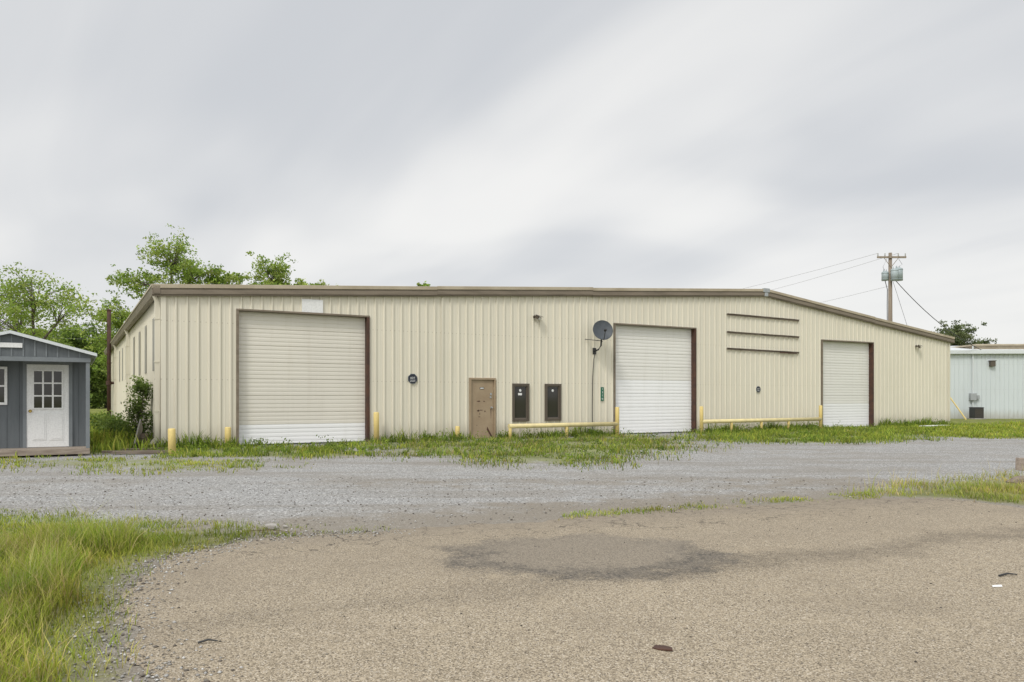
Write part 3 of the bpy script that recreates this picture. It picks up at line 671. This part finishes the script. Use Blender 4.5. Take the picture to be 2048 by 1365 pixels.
def blades(name,P,hmin,hmax,wd,cols,lean=.5,lab=None,hvar=True,hv=None):
    n=len(P); h=rng.uniform(hmin,hmax,n)
    if hvar: h*=.55+.9*np.clip(noise2(P,.9,2)+.5*noise2(P,3.0,6)+.5,0,1)
    if hv is not None: h*=hv
    az=rng.uniform(0,2*np.pi,n); ln=rng.uniform(.1,1,n)*lean*h
    dx,dy=np.cos(az),np.sin(az); a2=rng.uniform(0,np.pi,n); wx,wy=np.cos(a2)*wd/2*rng.uniform(.6,1.4,n),np.sin(a2)*wd/2
    z=np.full(n,.003)
    b0=np.c_[P[:,0]-wx,P[:,1]-wy,z];b1=np.c_[P[:,0]+wx,P[:,1]+wy,z]
    mx,my=P[:,0]+dx*ln*.35,P[:,1]+dy*ln*.35
    m0=np.c_[mx-wx*.8,my-wy*.8,h*.6];m1=np.c_[mx+wx*.8,my+wy*.8,h*.6]
    tp=np.c_[P[:,0]+dx*ln,P[:,1]+dy*ln,h]
    V=np.stack([b0,b1,m0,m1,tp],1).reshape(-1,3); k=np.arange(n)*5
    T=np.stack([np.c_[k,k+1,k+3],np.c_[k,k+3,k+2],np.c_[k+2,k+3,k+4]],1).reshape(-1,3)
    cs=np.array(cols); idx=rng.integers(0,len(cs),n); nz=noise2(P,.7,11); nz2=noise2(P,1.6,21)
    c=cs[idx]*(rng.uniform(.7,1.2,n)*(1+.5*nz))[:,None]
    c=c*np.c_[1+.35*nz2,1+.1*nz2,1+.2*nz2]
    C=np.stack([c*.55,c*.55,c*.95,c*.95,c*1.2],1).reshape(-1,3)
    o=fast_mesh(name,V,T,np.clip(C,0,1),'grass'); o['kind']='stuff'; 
    if lab: o['label']=lab; o['category']='grass'
    return o
G=[(.23,.32,.035),(.31,.39,.045),(.38,.44,.06),(.46,.48,.09)]
GD=[(.12,.19,.03),(.16,.24,.035),(.20,.27,.045)]
GY=[(.58,.50,.22),(.52,.44,.19),(.46,.44,.13)]
P=scatter(V_FORE,2500,.25)
P=P[P[:,1]>3.2]
dd=sdist(P,V_FORE); pn=noise2(P,1.1,31)+.5*noise2(P,3.5,33)
tall=np.clip(dd/.95+pn*.4,0,1)*np.clip((9.5-P[:,1])/2.2+pn*.3,0.,1)
sel=rng.uniform(0,1,len(P))<np.clip(.28+.9*tall+.25*pn,.06,1); P=P[sel]; tall=tall[sel]
lowP=P[tall<.4]; hiP=P[tall>=.4]; th=.55+.45*tall[tall>=.4]
blades('grass',lowP,.02,.10,.006,G+GY[2:]+G[2:],.9,'short green and straw grass beside the pavement')
blades('grass',hiP,.12,.38,.006,G+G[1:]+GY[:2],.9,'tall unmown yellow-green grass beside the pavement',hv=th)
kk=rng.uniform(0,1,len(hiP))<.05
blades('grass',hiP[kk],.30,.58,.005,GY,.75,'tall straw-coloured seed stalks above the grass',hv=th[kk])
P=scatter(V_FTIP,1200,.35,1.2,.42); blades('grass',P,.02,.09,.008,G+GY[2:],.9,'thin patchy grass spreading into the gravel')
P=scatter(V_STRIP,620,.6,.9,.44); P=P[(P[:,0]<16)]
blades('grass',P,.03,.15,.010,G[1:]+GY+G[2:],.9,'tufty green and straw grass strip by the pavement')
k=P[rng.uniform(0,1,len(P))<.07]; blades('grass',k,.15,.36,.008,GY,.6,'dry stalks in the grass strip')
P=scatter(V_EDGE,900,.14,1.3,.42,False); blades('grass',P,.02,.07,.010,G+GY[2:],.9,'thin grass along the pavement edge')
P=scatter(V_SHED,240,1.2,.8,.56); blades('grass',P,.03,.12,.018,G+GY[2:],.9,'patchy grass in gravel before the shed')
P=scatter(V_D1,230,.9,.8,.46); blades('grass',P,.04,.20,.020,GD+G,.8,'green weeds before the first roll-up door')
P=scatter(V_MID,200,1.6,.7,.46); blades('grass',P,.03,.18,.020,GD+G+[(.34,.31,.13),(.4,.35,.16)],.8,'weedy grass patch before the warehouse')
P=scatter(V_MID2,190,1.1,.7,.42); blades('grass',P,.04,.22,.022,GD+G,.8,'weedy grass patch along the warehouse')
P=scatter(V_LAWN,60,.8,.6,.3); blades('grass',P,.04,.16,.035,G,.8,'short lawn before the pale blue building')
P=scatter(V_ALLEY,70,.5,.6,.2); P=P[P[:,0]>-36]; blades('grass',P,.12,.5,.035,G+GD[2:],.6,'tall bright weeds between shed and warehouse')
def wallweeds():
    out=[]
    for s0,s1,dn in ((-.2,2.2,140),(6.9,11.0,110),(12.2,18.2,170),(22.9,31.8,150),(36.1,42.5,140),(2.4,3.4,60)):
        n=int((s1-s0)*dn); s=rng.uniform(s0,s1,n); t=-.15-np.abs(rng.normal(0,.4,n))
        out.append(np.c_[BO.x+DX*s-DY*t,BO.y+DY*s+DX*t])
    return np.concatenate(out)
P=wallweeds(); P=P[noise2(P,.9,4)>-.1]; blades('grass',P,.12,.45,.035,GD+G[:2],.6,'tall weeds against the warehouse wall')
def leaf_cloud(centers,radii,counts,size,cols,flat_=.8,rough=None):
    Vs=[];Cs=[]
    cols=np.array(cols)
    for c,r,nn in zip(centers,radii,counts):
        q=rng.normal(size=(nn,3))*.52*r*np.array([1,1,flat_])+c
        a=rng.normal(size=(nn,3)); a/=np.linalg.norm(a,axis=1)[:,None]; bq=np.cross(a,rng.normal(size=(nn,3))); bq/=np.linalg.norm(bq,axis=1)[:,None]
        s=size*rng.uniform(.6,1.3,nn)[:,None]
        Vs.append(np.stack([q-a*s,q+bq*s*.5,q+a*s,q-bq*s*.5],1).reshape(-1,3))
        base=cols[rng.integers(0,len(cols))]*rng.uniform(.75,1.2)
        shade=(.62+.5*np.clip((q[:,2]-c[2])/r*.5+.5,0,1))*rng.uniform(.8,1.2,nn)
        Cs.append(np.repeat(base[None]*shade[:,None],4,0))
    V=np.concatenate(Vs); C=np.concatenate(Cs); k=np.arange(len(V)//4)*4
    T=np.stack([np.c_[k,k+1,k+2],np.c_[k,k+2,k+3]],1).reshape(-1,3)
    return V,T,C
def tree(loc,H,crowns,leaf,cols,lab,name='tree',trunk_r=.2,nl=130,rs=1.0):
    g=empty(name,(loc[0],loc[1],0)); tag(g,lab,'tree')
    mb=MB(); lean=rng.normal(0,.02,2)*H
    def tp(z): t=z/H; return Vector((lean[0]*t+math.sin(t*5)*.15,lean[1]*t,z))
    zs=[H*k/8*.92 for k in range(9)]
    mb.tube([tp(z) for z in zs],[trunk_r*(1-.88*k/8) for k in range(9)],8)
    cen=[];rad=[];cnt=[]
    for (cx,cz,rx,rz,n) in crowns:
        hub=Vector((cx*.75,0,cz-rz*.5)); z0=max(H*.15,hub.z-abs(cx)*.6-rz*.4); a0=tp(min(z0,H*.8))
        mb.tube([a0,a0.lerp(hub,.5)+Vector((0,0,.1)),hub],[trunk_r*.5,trunk_r*.35,trunk_r*.22],6,0,False)
        for k in range(n):
            d=rng.normal(size=3); d/=np.linalg.norm(d); f=rng.uniform(.25,1)**.6
            p=Vector((cx+d[0]*rx*f,d[1]*rx*f,cz+d[2]*rz*f))
            r=(rng.uniform(.15,.30)*min(rx,rz)*1.15+leaf)*rs
            cen.append(np.array(p)); rad.append(r); cnt.append(int(nl*rng.uniform(.5,1.2)))
            if f>.7:
                for _ in range(2):
                    dj=Vector((d[0],d[1],d[2]*.7))+Vector(rng.normal(0,.45,3)); q=p+dj*r*rng.uniform(.8,1.6); cen.append(np.array(q)); rad.append(r*.5); cnt.append(int(nl*.16))
            m_=hub.lerp(p,.5)+Vector((rng.normal(0,.1),0,.10*(p-hub).length+rng.normal(0,.1)))
            mb.tube([hub,m_,p],[trunk_r*.13,trunk_r*.08,.012],4,0,False)
    mb.build('trunk',['bark'],g,smooth=True)
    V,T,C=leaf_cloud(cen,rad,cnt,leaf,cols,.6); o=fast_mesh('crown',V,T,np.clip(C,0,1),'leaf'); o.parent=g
    return g
LG=[(.28,.40,.065),(.35,.46,.09),(.21,.32,.05),(.41,.49,.12)]
LD=[(.12,.19,.04),(.17,.25,.05),(.22,.30,.065)]
def at_px(pxx,Y): return ((pxx-1024)/1541*Y,Y)
tree(at_px(66,50),10.1,[(.3,8.4,2.9,1.5,38),(-1.2,6.6,2.6,1.6,26),(2.1,7.2,1.7,1.5,22),(0,4.6,2.4,1.3,16)],.10,LG,'slender light green tree behind the shed',nl=62,rs=1.35)
tree(at_px(-20,54),10.8,[(0,7.4,3.8,2.8,60)],.11,LG,'leafy green tree behind the shed',nl=70,rs=1.3)
tree(at_px(345,76),17.4,[(.2,15.5,2.2,1.8,36),(-3.2,13.2,2.4,1.3,24),(2.6,13.8,2.4,1.2,24),(0,12.0,4.8,1.6,36)],.145,LG,'tall open-crowned green tree behind the warehouse',nl=68,trunk_r=.28,rs=1.4)
tree(at_px(448,78),14.7,[(0,13.2,2.6,1.2,34),(0,10.8,3.4,1.8,16)],.145,LG,'rounded green tree behind the warehouse roof',nl=85,rs=1.4)
tree(at_px(542,78),15.6,[(-.1,14.1,1.8,1.4,32),(.6,12.4,2.9,1.0,30)],.145,LG,'green treetop rising above the warehouse roof',nl=80,rs=1.4)
tree(at_px(622,80),13.9,[(0,12.9,2.3,.6,26),(-2.2,12.8,1.4,.6,14),(0,10.5,3,2,12)],.145,LG,'low treetop just above the warehouse roof',nl=80,rs=1.5)
tree(at_px(848,82),13.9,[(0,13.1,.7,.7,8),(0,10.6,2.5,1.6,10)],.15,LG,'small treetop tip above the warehouse roof',nl=70)
tree(at_px(242,74),10.8,[(0,9.4,2.0,1.4,28),(0,6.4,2.6,2.2,26)],.13,LG,'young green tree beside the warehouse corner',nl=85,rs=1.3)
tree(at_px(172,110),11.6,[(0,7.2,4.6,4.4,54),(0,3.2,4.4,3,28)],.24,LD+LG[:1],'dense green tree beyond the shed',nl=160)
tree(at_px(212,116),10.6,[(0,6.2,3.6,4.0,44),(0,2.8,3.6,2.6,28)],.24,LD,'dense dark green bushy tree in the field',nl=160)
tree(at_px(105,112),12.5,[(0,7.4,4.6,4.4,50),(0,3,4.4,3,20)],.24,LD+LG[:1],'dense green tree beyond the shed',nl=150)
tree(at_px(1912,98),11.3,[(0,8.4,2.6,2.2,64),(0,6,2.5,2,16)],.15,[(.13,.165,.07),(.17,.21,.085),(.21,.24,.11)],'rounded grey-green tree beyond the pale blue building',nl=170,trunk_r=.3,rs=1.1)
cen=[];rad=[];cnt=[]
for k in range(110):
    x=rng.uniform(-170,-50); cen.append(np.array((x,150+rng.normal(0,3),rng.uniform(.5,6)))); rad.append(rng.uniform(2,3.4)); cnt.append(150)
V,T,C=leaf_cloud(cen,rad,cnt,.35,LD); o=fast_mesh('hedgerow',V,T,np.clip(C,0,1),'leaf'); tag(o,'far dark green hedgerow across the field','hedge',kind='stuff')
def shrub(loc,H,R,n,leaf,cols,lab,nl=90):
    g=empty('shrub',loc); tag(g,lab,'shrub'); mb=MB(); cen=[];rad=[];cnt=[]
    for k in range(n):
        a=rng.uniform(0,6.28); z=rng.uniform(.1,1)*H; r=R*rng.uniform(.1,1)*(1-.45*z/H)
        p=Vector((math.cos(a)*r,math.sin(a)*r,z)); cen.append(np.array(p)); rad.append(rng.uniform(.18,.30)*R*1.6); cnt.append(int(nl*rng.uniform(.5,1.2)))
        mb.tube([(rng.normal(0,.05),rng.normal(0,.05),0),p*.5+Vector((0,0,.1)),p],[.014,.010,.004],5,0,False)
    mb.build('stem',['bark'],g); V,T,C=leaf_cloud(cen,rad,cnt,leaf,cols); o=fast_mesh('foliage',V,T,np.clip(C,0,1),'leaf'); o.parent=g
q=bw(-.45,3.2); shrub(q,2.3,.6,54,.045,LD,'tangled green vine shrub against the side wall',90)
q=bw(-1.1,6.5); shrub(q,.8,.8,20,.06,LD,'low weedy shrub beside the side wall')
q=bw(-1.2,10.5); shrub(q,.8,.9,18,.06,LD,'low weedy shrub beside the side wall')
cen=[];rad=[];cnt=[]
for poly,n in ((V_D1,50),(V_MID,100),(V_MID2,80)):
    P=scatter(poly,3,.5)[:n*2]; rng.shuffle(P)
    for p in P[:n]: cen.append(np.array((p[0],p[1],.06))); rad.append(rng.uniform(.10,.30)); cnt.append(40)
P=wallweeds(); rng.shuffle(P)
for p in P[:150]: cen.append(np.array((p[0],p[1],.12))); rad.append(rng.uniform(.12,.30)); cnt.append(50)
V,T,C=leaf_cloud(cen,rad,cnt,.04,GD+G[:1]); V[:,2]=np.maximum(V[:,2],.01); o=fast_mesh('weeds',V,T,np.clip(C,0,1),'leaf'); tag(o,'leafy green weeds along the warehouse','weeds',kind='stuff')

# ------------------------------------------------------------------ loose stones
def stones(P,smin,smax,cols,lab,z=.008):
    n=len(P); oc=np.array([(1,0,0),(-1,0,0),(0,1,0),(0,-1,0),(0,0,1),(0,0,-1)],float)
    s=smin+(smax-smin)*rng.uniform(0,1,n)**2.5; sc=np.stack([s*rng.uniform(.7,1.3,n),s*rng.uniform(.7,1.3,n),s*rng.uniform(.4,.8,n)],1)
    a=rng.uniform(0,6.28,n); V=oc[None]*sc[:,None]*rng.uniform(.75,1.2,(n,6,1))
    x=V[:,:,0]*np.cos(a)[:,None]-V[:,:,1]*np.sin(a)[:,None]; y=V[:,:,0]*np.sin(a)[:,None]+V[:,:,1]*np.cos(a)[:,None]
    V=np.stack([x+P[:,0:1],y+P[:,1:2],V[:,:,2]+z+s[:,None]*.3],2).reshape(-1,3)
    F=np.array([(0,2,4),(2,1,4),(1,3,4),(3,0,4),(2,0,5),(1,2,5),(3,1,5),(0,3,5)]); T=(F[None]+(np.arange(n)*6)[:,None,None]).reshape(-1,3)
    cs=np.array(cols)[rng.integers(0,len(cols),n)]*rng.uniform(.7,1.2,n)[:,None]; C=np.repeat(cs,6,0)
    o=fast_mesh('gravel',V,T,np.clip(C,0,1),'pebble'); tag(o,lab,'gravel',kind='stuff')
GR=[(.40,.39,.37),(.31,.295,.27),(.50,.49,.47),(.24,.22,.19),(.15,.13,.11)]
P=rng.uniform((-4.2,3.2),(-1.2,9.6),(26000,2)); sa=sdist(P,asph); P=P[(np.abs(sa+.03)<.5*rng.uniform(0,1,len(P))**1.5)]
stones(P,.003,.018,GR,'loose fine grey gravel along the pavement edge')
P=rng.uniform((-12,9),(12,16),(9000,2)); sa=sdist(P,asph); P=P[(sa<0)&(vegv(P)<.6)]
stones(P,.005,.020,GR,'loose grey stones on the gravel yard')
P=rng.uniform((-3.4,3),(8,12),(1500,2)); P=P[sdist(P,asph)>.05]
stones(P,.003,.011,[(.05,.045,.04),(.1,.09,.08),(.3,.27,.23)],'small dark pebbles on the pavement')
# ------------------------------------------------------------------ small debris
def rock(name,loc,s,lab,mat='stone',sc=(1,.7,.55)):
    bm=bmesh.new(); bmesh.ops.create_icosphere(bm,subdivisions=3,radius=s)
    for v in bm.verts:
        k=1+.35*mnoise.noise(v.co/s*1.3+Vector((loc[0],loc[1],0))); v.co=Vector((v.co.x*sc[0]*k,v.co.y*sc[1]*k,max(-s*.2,v.co.z*sc[2]*k)))
    me=bpy.data.meshes.new(name); bm.to_mesh(me); bm.free(); me.materials.append(M[mat]); o=bpy.data.objects.new(name,me); COL.objects.link(o); o.location=loc
    tag(o,lab,'rock'); return o
rock('rock',(-3.05,9.75,.03),.085,'pale grey rock at the pavement edge')
rock('rock',(-2.9,9.85,.02),.035,'small pale rock at the pavement edge')
rock('rock',(9.95,15.0,.02),.28,'flat weathered block in the grass strip','oldwood',(1,.5,.4))
o=MB().prism([(-.07,-.02,0),(-.02,-.035,0),(.075,-.03,0),(.06,.01,0),(.0,.035,0),(-.06,.03,0)],(0,0,.012)).build('rusty_scrap',['rust'],None,loc=(1.0,5.1,.012),rot=(.1,-.08,-.5),bevel=.003); tag(o,'small rusty scrap of metal on the pavement','scrap metal')
def stick(a,b,r,lab,mat='oldwood'):
    o=MB().tube([(0,0,0),((b[0]-a[0])*.5,(b[1]-a[1])*.5+.01,.012),(b[0]-a[0],b[1]-a[1],0)],[r,r*.9,r*.5],7).build('stick',[mat],None,loc=(a[0],a[1],.02)); tag(o,lab,'stick')
stick((4.52,7.15),(4.72,7.2),.010,'dark twig lying on the pavement','black')
stick((-2.12,5.2),(-2.0,5.24),.008,'dark twig on the pavement edge','black')
stick((-3.3,9.55),(-2.75,9.5),.008,'thin dark stick beside a rock')
o=MB().prism([(-.05,-.02,0),(.04,-.015,0),(.05,.015,.01),(-.03,.02,.004)],(0,0,.002)).build('paper_scrap',['white'],None,loc=(4.26,6.77,.014)); tag(o,'small white paper scrap on the pavement','litter')
for (x,y,l,r,w_) in ((-11.9,22.9,2.0,.45,.2),(-11.6,22.4,1.5,.25,.15),(-12.1,24.0,1.7,.9,.15)):
    o=MB().box(-l/2,l/2,-w_/2,w_/2,0,.06).build('plank',['oldwood'],None,loc=(x+.8,y,.02),rot=(.03,.02,r),bevel=.006); tag(o,'weathered plank lying in weeds by the shed','plank',group='planks lying beside the shed')
o=MB().box(-.35,.35,-.02,.02,0,.9).build('leaning_board',['skylight'],None,loc=bw(-.75,.8,.0),rot=(.15,.5,ROT+1.4),bevel=.004); tag(o,'grey board leaning at the warehouse corner','board')
g=tag(MB().tube([(0,0,0),(0,0,.42),(0,0,.45)],[.2,.17,.15],12).build('tree_stump',['oldwood'],None,loc=bw(-.5,1.3)),'old wooden stump by the warehouse corner','stump')
for (x,y,s,l) in ((11.75,17.6,.24,'weathered timber block standing at the yard edge'),(12.4,17.9,.2,'weathered timber block standing at the yard edge')):
    o=MB().box(-s,s,-.12,.12,-.02,.28).build('timber_block',['deck'],None,loc=(x,y,0),rot=(0,.05,.5),bevel=.015); tag(o,l,'timber block')
q=bw(37.8,-1.6); o=MB().tube([(0,0,.05),(1.6,.6,.07),(2.2,1.0,.05)],.05,8).build('plastic_pipe',['white'],None,loc=q); tag(o,'white plastic pipe lying in the grass','pipe')

# ------------------------------------------------------------------ world, sun, camera
sun_dir=Vector((-.30,-.62,.72)).normalized()
wld=bpy.data.worlds.new('World'); scene.world=wld; wld.use_nodes=True; nt=wld.node_tree; nt.nodes.clear()
out=N(nt,'ShaderNodeOutputWorld'); sky=N(nt,'ShaderNodeTexSky',sky_type='NISHITA'); sky.sun_disc=False
sky.sun_elevation=math.asin(sun_dir.z); sky.sun_rotation=math.atan2(sun_dir.x,sun_dir.y)
bg1=N(nt,'ShaderNodeBackground'); bg1.inputs[1].default_value=.1; nt.links.new(sky.outputs[0],bg1.inputs[0])
tc=N(nt,'ShaderNodeTexCoord'); sx=N(nt,'ShaderNodeSeparateXYZ'); nt.links.new(tc.outputs['Generated'],sx.inputs[0])
zz=mth(nt,'ADD',mth(nt,'MAXIMUM',sx.outputs[2],0.0),.24)
cx=N(nt,'ShaderNodeCombineXYZ'); nt.links.new(mth(nt,'DIVIDE',sx.outputs[0],zz),cx.inputs[0]); nt.links.new(mth(nt,'DIVIDE',sx.outputs[1],zz),cx.inputs[1])
def cl(rot,scale,sc,det,ro,dist,loc=(0,0,0)):
    m1=N(nt,'ShaderNodeMapping'); m1.inputs['Rotation'].default_value=(0,0,rot); nt.links.new(cx.outputs[0],m1.inputs[0])
    mp=N(nt,'ShaderNodeMapping'); mp.inputs['Scale'].default_value=scale; mp.inputs['Location'].default_value=loc
    nt.links.new(m1.outputs[0],mp.inputs[0]); return noi(nt,mp.outputs[0],sc,det,ro,dist)
n1=cl(math.radians(-42),(1.0,.48,1),1.1,3,.45,.8,(3.1,1.7,0))
n2=cl(math.radians(-34),(1.7,.45,1),2.0,4,.45,.6,(7.0,2.0,0))
n3=cl(math.radians(-50),(.8,.55,1),1.0,2,.5,.6,(4.0,9.0,0))
s_=mth(nt,'ADD',mth(nt,'ADD',mth(nt,'MULTIPLY',n1,.44),mth(nt,'MULTIPLY',n2,.12)),mth(nt,'MULTIPLY',n3,.44))
f=ramp(nt,s_,.37,.60)
c=mixc(nt,f,(.635,.655,.685),(.915,.91,.895))
c=mixc(nt,mth(nt,'MULTIPLY',mth(nt,'SUBTRACT',1.0,ramp(nt,sx.outputs[2],0.0,.2)),.5),c,(.87,.87,.855))
dt_=N(nt,'ShaderNodeVectorMath',operation='DOT_PRODUCT'); nt.links.new(tc.outputs['Generated'],dt_.inputs[0]); dt_.inputs[1].default_value=sun_dir
glow=mth(nt,'POWER',mth(nt,'MAXIMUM',dt_.outputs['Value'],0.0),2.0)
zen=ramp(nt,sx.outputs[2],.45,.95)
st=mth(nt,'ADD',mth(nt,'ADD',1.0,mth(nt,'MULTIPLY',glow,1.0)),mth(nt,'MULTIPLY',zen,.3))
bg2=N(nt,'ShaderNodeBackground'); nt.links.new(c,bg2.inputs[0]); nt.links.new(st,bg2.inputs[1])
mx=N(nt,'ShaderNodeMixShader'); mx.inputs[0].default_value=.95; nt.links.new(bg1.outputs[0],mx.inputs[1]); nt.links.new(bg2.outputs[0],mx.inputs[2]); nt.links.new(mx.outputs[0],out.inputs[0])
sl=bpy.data.lights.new('sun','SUN'); sl.energy=1.5; sl.angle=math.radians(11); sl.color=(1,.965,.90)
so=bpy.data.objects.new('sun',sl); COL.objects.link(so); so.rotation_euler=(-sun_dir).to_track_quat('-Z','Y').to_euler(); so.location=(0,0,30)
cam=bpy.data.cameras.new('camera'); co=bpy.data.objects.new('camera',cam); COL.objects.link(co)
co.location=(0,0,1.68); co.rotation_euler=(math.pi/2,0,0); cam.sensor_width=36; cam.lens=1541/2048*36; cam.shift_y=111.5/2048; cam.clip_end=2000; cam.clip_start=.05
scene.camera=co
scene.view_settings.view_transform='Standard'; scene.view_settings.look='None'; scene.view_settings.exposure=0
